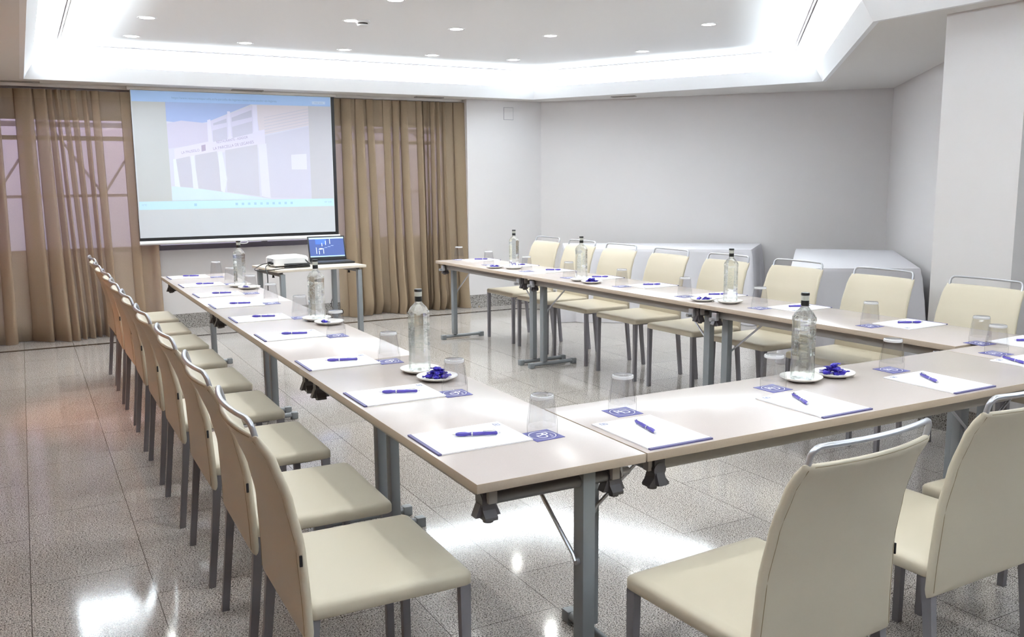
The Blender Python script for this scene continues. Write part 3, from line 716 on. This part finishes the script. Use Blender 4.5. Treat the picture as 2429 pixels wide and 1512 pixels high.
for k in range(9):
    dx = .160+.0025*k
    setting(dx, padsL[k], -PI/2+random.uniform(-.01, .01), *glaL[k], 'on the left row, '+rowL[k], -.38+random.uniform(-.06, .06), 'left', .02, 0)
for k, (px, gx) in enumerate(((.650, .712), (1.312, 1.362), (1.944, 1.978), (2.572, 2.625))):
    setting(px, .163, random.uniform(-.012, .012), gx, .392, 'on the front table, '+['first from the left', 'second from the left', 'third from the left', 'at the right photo edge'][k], [1.40, 1.15, 1.10, 1.22][k], 'front', [0, -.015, -.006, -.06][k], [.025, .04, .035, .08][k])
glaR = [(2.648, 5.735), (2.640, 5.105), (2.650, 4.447), (2.680, 3.85), (2.691, 3.178), (2.715, 2.528), (2.745, 1.90), (2.765, 1.15), (2.790, .575)]
padR = [5.568, 4.903, 4.351, 3.71, 3.105, 2.453, 1.798, 1.085, .478]
for k in range(9):
    yy = padR[k]; px = XR+.514+.0403*(YR-yy)-.158+.01
    setting(px, yy, PI/2+TH+random.uniform(-.012, .012), glaR[k][0]-.005, glaR[k][1], 'on the right row, '+rowR[k], PI-.42+random.uniform(-.08, .08), 'right')
# bottles, saucers and sweets
candy_b = B()
def candy_mesh(seed):
    rnd = random.Random(seed); b = B(); lo = []; n = 12
    for k, (x, r) in enumerate([(-.026, .009), (-.023, .010), (-.016, .003), (-.012, .008), (-.006, .0105), (0, .011), (.006, .0105), (.012, .008), (.016, .003), (.023, .010), (.027, .009)]):
        fl = .25 if abs(x) > .02 else .75
        lo.append([Vector((x+rnd.uniform(-.0015, .0015), r*math.cos(2*PI*j/n)*(1+rnd.uniform(-.2, .2)), r*fl*math.sin(2*PI*j/n)*(1+rnd.uniform(-.25, .25)))) for j in range(n)])
    b.loft(lo); return b
cm = [candy_mesh(s).build('wrapped_sweet', M['foil'], ang=25) for s in range(3)]
cused = [False]*3
def candies(x, y, n, where, seed):
    rnd = random.Random(seed)
    for k in range(n):
        i = rnd.randrange(3); o = cm[i]
        if cused[i]: o = o.copy(); col.objects.link(o)
        cused[i] = True
        if k < 5: a = 2*PI*k/5+.4; r = .030; z = .0155
        elif k < 8: a = 2*PI*(k-5)/3; r = .014; z = .029
        else: a = 1.0; r = .003; z = .041
        if n <= 2: a = 2.6+k*1.2; r = .03
        o.location = (x+r*math.cos(a), y+r*math.sin(a), ZT+z); o.rotation_euler = (rnd.uniform(-.15, .15), rnd.uniform(-.2, .2), rnd.uniform(0, PI))
        tag(o, 'purple foil-wrapped sweet in the saucer %s' % where, 'sweet', 'sweets '+where)
SET = [((.390, 1.292), (.392, 1.130), 9, 'by the bottle on the left row nearest the camera', 'on the left row nearest the camera'),
       ((1.545, .437), (1.706, .430), 9, 'by the bottle on the front table', 'on the front table'),
       ((.420, 2.798), (.440, 2.636), 2, 'by the middle bottle of the left row', 'in the middle of the left row'),
       ((.395, 4.61), (.425, 4.448), 2, 'by the far bottle of the left row', 'at the far end of the left row'),
       ((2.660, 4.695), (2.552, 4.832), 4, 'by the far bottle of the right row', 'at the far end of the right row'),
       ((2.640, 3.628), (2.625, 3.462), 8, 'by the middle bottle of the right row', 'in the middle of the right row'),
       ((2.745, 2.155), (2.672, 2.309), 5, 'by the near bottle of the right row', 'on the right row nearest the camera')]
for k, (pb, pc, n, wh, wb) in enumerate(SET):
    place(pla0, *pb, ZT, 0, 'white china saucer under the water bottle '+wb, 'saucers under the bottles')
    place(bot0, pb[0]+(.004 if k else 0), pb[1], ZT+.0058, math.atan2(-1.9-pb[1], -.93-pb[0])+[PI, .1, -.55, PI, PI, .35, PI][k], 'tall clear glass water bottle with black seal '+wb, 'water bottles on saucers')
    place(pla0, *pc, ZT, 0, 'white china saucer holding purple sweets '+wh, 'saucers of sweets')
    candies(*pc, n, wh, 50+k)

# ------------------------------------------------------------------ projector table with projector and laptop
PT = thing('projector_table', 'small pale rectangular table carrying projector and laptop before the screen', 'table', (1.285, 5.985, 0), .12)
b = B(); b.box(-.41, .41, -.31, .31, .718, .74, .002); b.build('table_top', M['ptable'], PT)
for sx in (-1, 1):
    for sy in (-1, 1):
        b = B(); b.box(sx*.355-.02, sx*.355+.02, sy*.27-.02, sy*.27+.02, .0, .70, .002); b.build('leg', M['frame'], PT)
    b = B(); b.box(sx*.355-.015, sx*.355+.015, -.25, .25, .68, .718); b.build('cross_rail', M['framed'], PT, smooth=False)
    b = B(); b.lathe([(.012, .655), (.008, .672), (.008, .682)], 12, (sx*.355, -.06, 0)); b.build('glide_knob', M['black'], PT)
PJ = thing('projector', 'white projector facing the screen on the small table', 'projector', (1.095, 6.00, .74), .10)
b = B(); lo = []
for z, ins in ((.012, .006), (.018, 0), (.075, 0), (.088, .012), (.094, .04), (.096, .08)):
    lo.append([Vector((x, y, z+(.006*math.cos(x*9) if z > .08 else 0))) for x, y in rrect(-.155+ins, .155-ins, -.115+ins, .115-ins, .02, 4)])
b.loft(lo); b.build('housing', M['whiteplastic'], PJ)
b = B()
for k in range(8): b.box(-.1565, -.155, -.08+k*.02, -.07+k*.02, .03, .075)
b.build('side_vent', M['greyplastic'], PJ, smooth=False)
b = B(); b.lathe([(.033, 0), (.033, .02), (.026, .022)], 24, mat=Matrix.Translation((.06, .113, .055)) @ Matrix.Rotation(-PI/2, 4, 'X')); b.build('lens', M['black'], PJ)
b = B()
for sx in (-.13, .13):
    for sy in (-.09, .09): b.lathe([(.01, 0), (.01, .014)], 12, (sx, sy, 0))
b.build('foot_set', M['black'], PJ)
b = B(); b.box(-.185, -.155, -.05, -.02, .03, .05, .003); b.box(-.18, -.155, -.09, -.065, .028, .045, .003); b.build('plug_set', M['black'], PJ)
LT = thing('laptop', 'open black laptop with blue screen at the right of the small table', 'laptop', (1.515, 6.075, .74), -.05)
b = B(); b.box(-.17, .19, -.12, .12, .0, .018, .004); b.build('keyboard_base', M['black'], LT)
b = B(); b.box(-.145, .165, -.03, .10, .018, .0188); b.build('keyboard', M['greyplastic'], LT, smooth=False) if False else None
b = B(); b.box(-.15, .17, -.09, .06, .018, .0195); b.build('key_field', pm('keys', hexc('26262c'), .5), LT, smooth=False)
Lm = Matrix.Translation((.0, .115, .018)) @ Matrix.Rotation(-.28, 4, 'X')
b = B(); b.box(-.17, .175, -.005, .003, 0, .225, .002, mat=Lm); lid = b.build('lid', M['black'], LT)
def lq(nm, x0, x1, z0, z1, h, d, e=.4):
    b = B(); b.add([Vector((x0, -.0054-d, z0)), Vector((x1, -.0054-d, z0)), Vector((x1, -.0054-d, z1)), Vector((x0, -.0054-d, z1))], [(0, 1, 2, 3)], mat=Lm)
    c = hexc(h); return b.build(nm, pm('display_'+h, c, .3, emit=c, es=e), lid, smooth=False)
lq('display', -.158, .163, .03, .212, '3d4f86', 0)
lq('display_bar', -.158, .163, .198, .212, 'a9c8f4', .0004); lq('display_bar', -.158, .163, .03, .04, '9fc3ee', .0004); lq('display_sky', -.10, .0, .15, .198, '3f63c8', .0003)
for x0, z0, h_ in ((-.10, .06, .06), (-.075, .055, .035), (-.035, .06, .045), (-.045, .13, .03), (-.01, .14, .04), (.03, .15, .045), (-.07, .10, .012)): lq('display_mark', x0, x0+.006 if h_ > .02 else x0+.03, z0, z0+h_, 'c8d6f2', .0008)
for k in range(5): lq('display_mark', -.08+k*.03, -.055+k*.03, .098+k*.008, .103+k*.008, '8fa3d6', .0007)
# cables
def cable(name, pts, label, r=.0042, sub=6, closed=False):
    P = [Vector(p) for p in pts]; Q = []
    for i in range(len(P)-1):
        p0, p1, p2, p3 = P[max(0, i-1)], P[i], P[i+1], P[min(len(P)-1, i+2)]
        for k in range(sub):
            t = k/sub; Q.append(.5*((2*p1)+(-p0+p2)*t+(2*p0-5*p1+4*p2-p3)*t*t+(-p0+3*p1-3*p2+p3)*t**3))
    Q.append(P[-1]); b = B(); b.tube(Q, r, 8); return tag(b.build(name, M['rubber'], ang=70), label, 'cable')
coil = []
cx, cy = 1.13, 5.80
for k in range(58):
    a = k*.65; rr = .085+.012*math.sin(k*1.7); coil.append((cx+rr*1.15*math.cos(a), cy+rr*.55*math.sin(a), .7448+.0052*(k*.65/(2*PI))))
pts = [(.915, 5.935, .778), (.84, 5.86, .775), (.765, 5.80, .745), (.80, 5.72, .735), (.93, 5.69, .746), (1.0, 5.73, .7465)]+coil+[(1.22, 5.86, .80), (1.28, 5.93, .757), (1.33, 6.02, .746), (1.345, 6.08, .748)]
cable('video_cable', pts, 'coiled black video cable between projector and laptop on the small table')
cable('power_cable', [(.92, 5.90, .776), (.87, 5.83, .762), (.845, 5.74, .745), (.838, 5.66, .70), (.832, 5.645, .5), (.836, 5.66, .2), (.85, 5.72, .02), (.92, 5.9, .004), (1.1, 6.4, .004), (1.6, 6.9, .004)], 'black power cable hanging from the left edge of the small table')
cable('floor_cable', [(2.02, 7.64, .30), (1.99, 7.60, .24), (1.96, 7.58, .14), (2.0, 7.55, .06), (2.06, 7.50, .05), (2.04, 7.46, .10), (1.98, 7.45, .06), (1.9, 7.42, .02), (1.7, 7.3, .004), (1.6, 6.9+.02, .012)], 'black cable looping on the floor at the left foot of the right curtain')

# ------------------------------------------------------------------ buffet tables with cloths
def cloth_table(corners, H, labc, labt, seed, drop=0.):
    c = [Vector(p) for p in corners]; cen = sum(c, Vector((0, 0)))/4
    rnd = random.Random(seed); ph = [rnd.uniform(0, 6.28) for _ in range(6)]
    # rounded perimeter
    per = []
    for i in range(4):
        a, bb = c[i], c[(i+1) % 4]; L = (bb-a).length; n = 130
        for k in range(n):
            per.append((a.lerp(bb, (k+.0)/n), min(k/n*L, (1-k/n)*L), i, k/n, L))
    N = len(per); loops = []
    levels = [(0, -.0), (.004, .0), (.012, .006), (.03, .008)]+[(.03+(H-.05)*k/16, None) for k in range(1, 17)]+[(H-.003-drop, None)]
    e = [((c[(i+1) % 4]-c[i]).normalized()) for i in range(4)]
    nrm = [Vector((v.y, -v.x)) for v in e]
    if (c[0]+nrm[0]-cen).length < (c[0]-cen).length: nrm = [-v for v in nrm]
    for dz, off in levels:
        h = min(1, dz/H); L_ = []
        for (p, dc, i, u, L) in per:
            # outward normal blended near the corners
            w = max(0, 1-dc/.035)
            nn = nrm[i].copy()
            if w > 0:
                j = (i-1) % 4 if u < .5 else (i+1) % 4
                nn = (nrm[i]*(1-w*.5)+nrm[j]*(w*.5)).normalized()
            if off is not None: o_ = off
            else:
                s = u*L
                fold = .011*math.sin(s*15+ph[i])+.007*math.sin(s*31+ph[(i+2) % 4])+.030*math.sin(s*40+ph[i])*math.exp(-dc/.16)*min(1, dc/.03)
                cor = .075*math.exp(-(dc/.05)**2)-.035*math.exp(-((dc-.11)/.035)**2)+.03*math.exp(-((dc-.19)/.04)**2)-.015*math.exp(-((dc-.27)/.03)**2)
                o_ = .010+h*.028+h*fold+h**.9*cor
                if abs(dz-H*.33) < .03: o_ += .002
            q = p+nn*o_; L_.append(Vector((q.x, q.y, H-dz)))
        loops.append(L_)
    b = B(); b.loft(loops[::-1], (False, True)); 
    o = b.build('tablecloth', M['cloth'], ang=60); tag(o, labc, 'tablecloth', 'white cloths on the buffet tables')
    t = thing('buffet_table', labt, 'table')
    ins = [cen+(p-cen)*.985 for p in c]
    b = B(); b.prism([tuple(p) for p in ins], H-.03, H-.004); b.build('table_top', M['ptable'], t, smooth=False)
    for p in c:
        q = cen+(p-cen)*.88; b = B(); b.tube([(q.x, q.y, 0), (q.x, q.y, H-.03)], .018, 10); b.build('leg', M['framed'], t)
cloth_table([(3.985, 6.02), (5.50, 4.905), (6.20, 5.50), (4.44, 6.80)], .762, 'white cloth over the buffet table left of the gap by the long bare wall', 'buffet table hidden under the left white cloth', 5)
cloth_table([(4.42, 3.31), (5.25, 2.76), (6.60, 4.10), (5.95, 4.74)], .762, 'white cloth over the buffet table in the corner before the column', 'buffet table hidden under the right white cloth', 9)

# ------------------------------------------------------------------ world, camera, view
w = bpy.data.worlds.new('dusk'); sc.world = w; w.use_nodes = True
nt = w.node_tree; bg = nt.nodes['Background']
tc = nt.nodes.new('ShaderNodeTexCoord'); sp = nt.nodes.new('ShaderNodeSeparateXYZ'); cr = nt.nodes.new('ShaderNodeValToRGB')
nt.links.new(tc.outputs['Generated'], sp.inputs[0]); nt.links.new(sp.outputs['Z'], cr.inputs['Fac'])
mr = nt.nodes.new('ShaderNodeMapRange'); mr.inputs[1].default_value = -.12; mr.inputs[2].default_value = .12; nt.links.new(sp.outputs['Z'], mr.inputs[0]); nt.links.new(mr.outputs[0], cr.inputs['Fac'])
e_ = cr.color_ramp.elements; e_[0].position = .10; e_[0].color = (.08, .08, .11, 1); e_[1].position = .8; e_[1].color = (.64, .54, .70, 1); k_ = e_.new(.26); k_.color = (.36, .34, .44, 1)
nt.links.new(cr.outputs[0], bg.inputs['Color']); bg.inputs['Strength'].default_value = 1.0

f, cx, cy, cz, yaw, pitch, roll = 2129.86279, -.926040907, -1.89936691, 1.47896376, .495790909, -.153596128, -.00777976753
F = Vector((math.sin(yaw)*math.cos(pitch), math.cos(yaw)*math.cos(pitch), math.sin(pitch)))
R = Vector((math.cos(yaw), -math.sin(yaw), 0)); U = R.cross(F)
c_, s_ = math.cos(roll), math.sin(roll); R2 = R*c_+U*s_; U2 = U*c_-R*s_
cam = bpy.data.cameras.new('camera'); co = bpy.data.objects.new('camera', cam); col.objects.link(co)
mt = Matrix((R2, U2, -F)).transposed().to_4x4(); mt.translation = (cx, cy, cz); co.matrix_world = mt
cam.sensor_fit = 'HORIZONTAL'; cam.sensor_width = 36; cam.lens = f*36/2429; cam.clip_start = .05
sc.camera = co
vs = sc.view_settings; vs.view_transform = 'Standard'; vs.look = 'None'; vs.exposure = .87; vs.gamma = 1; vs.use_curve_mapping = False
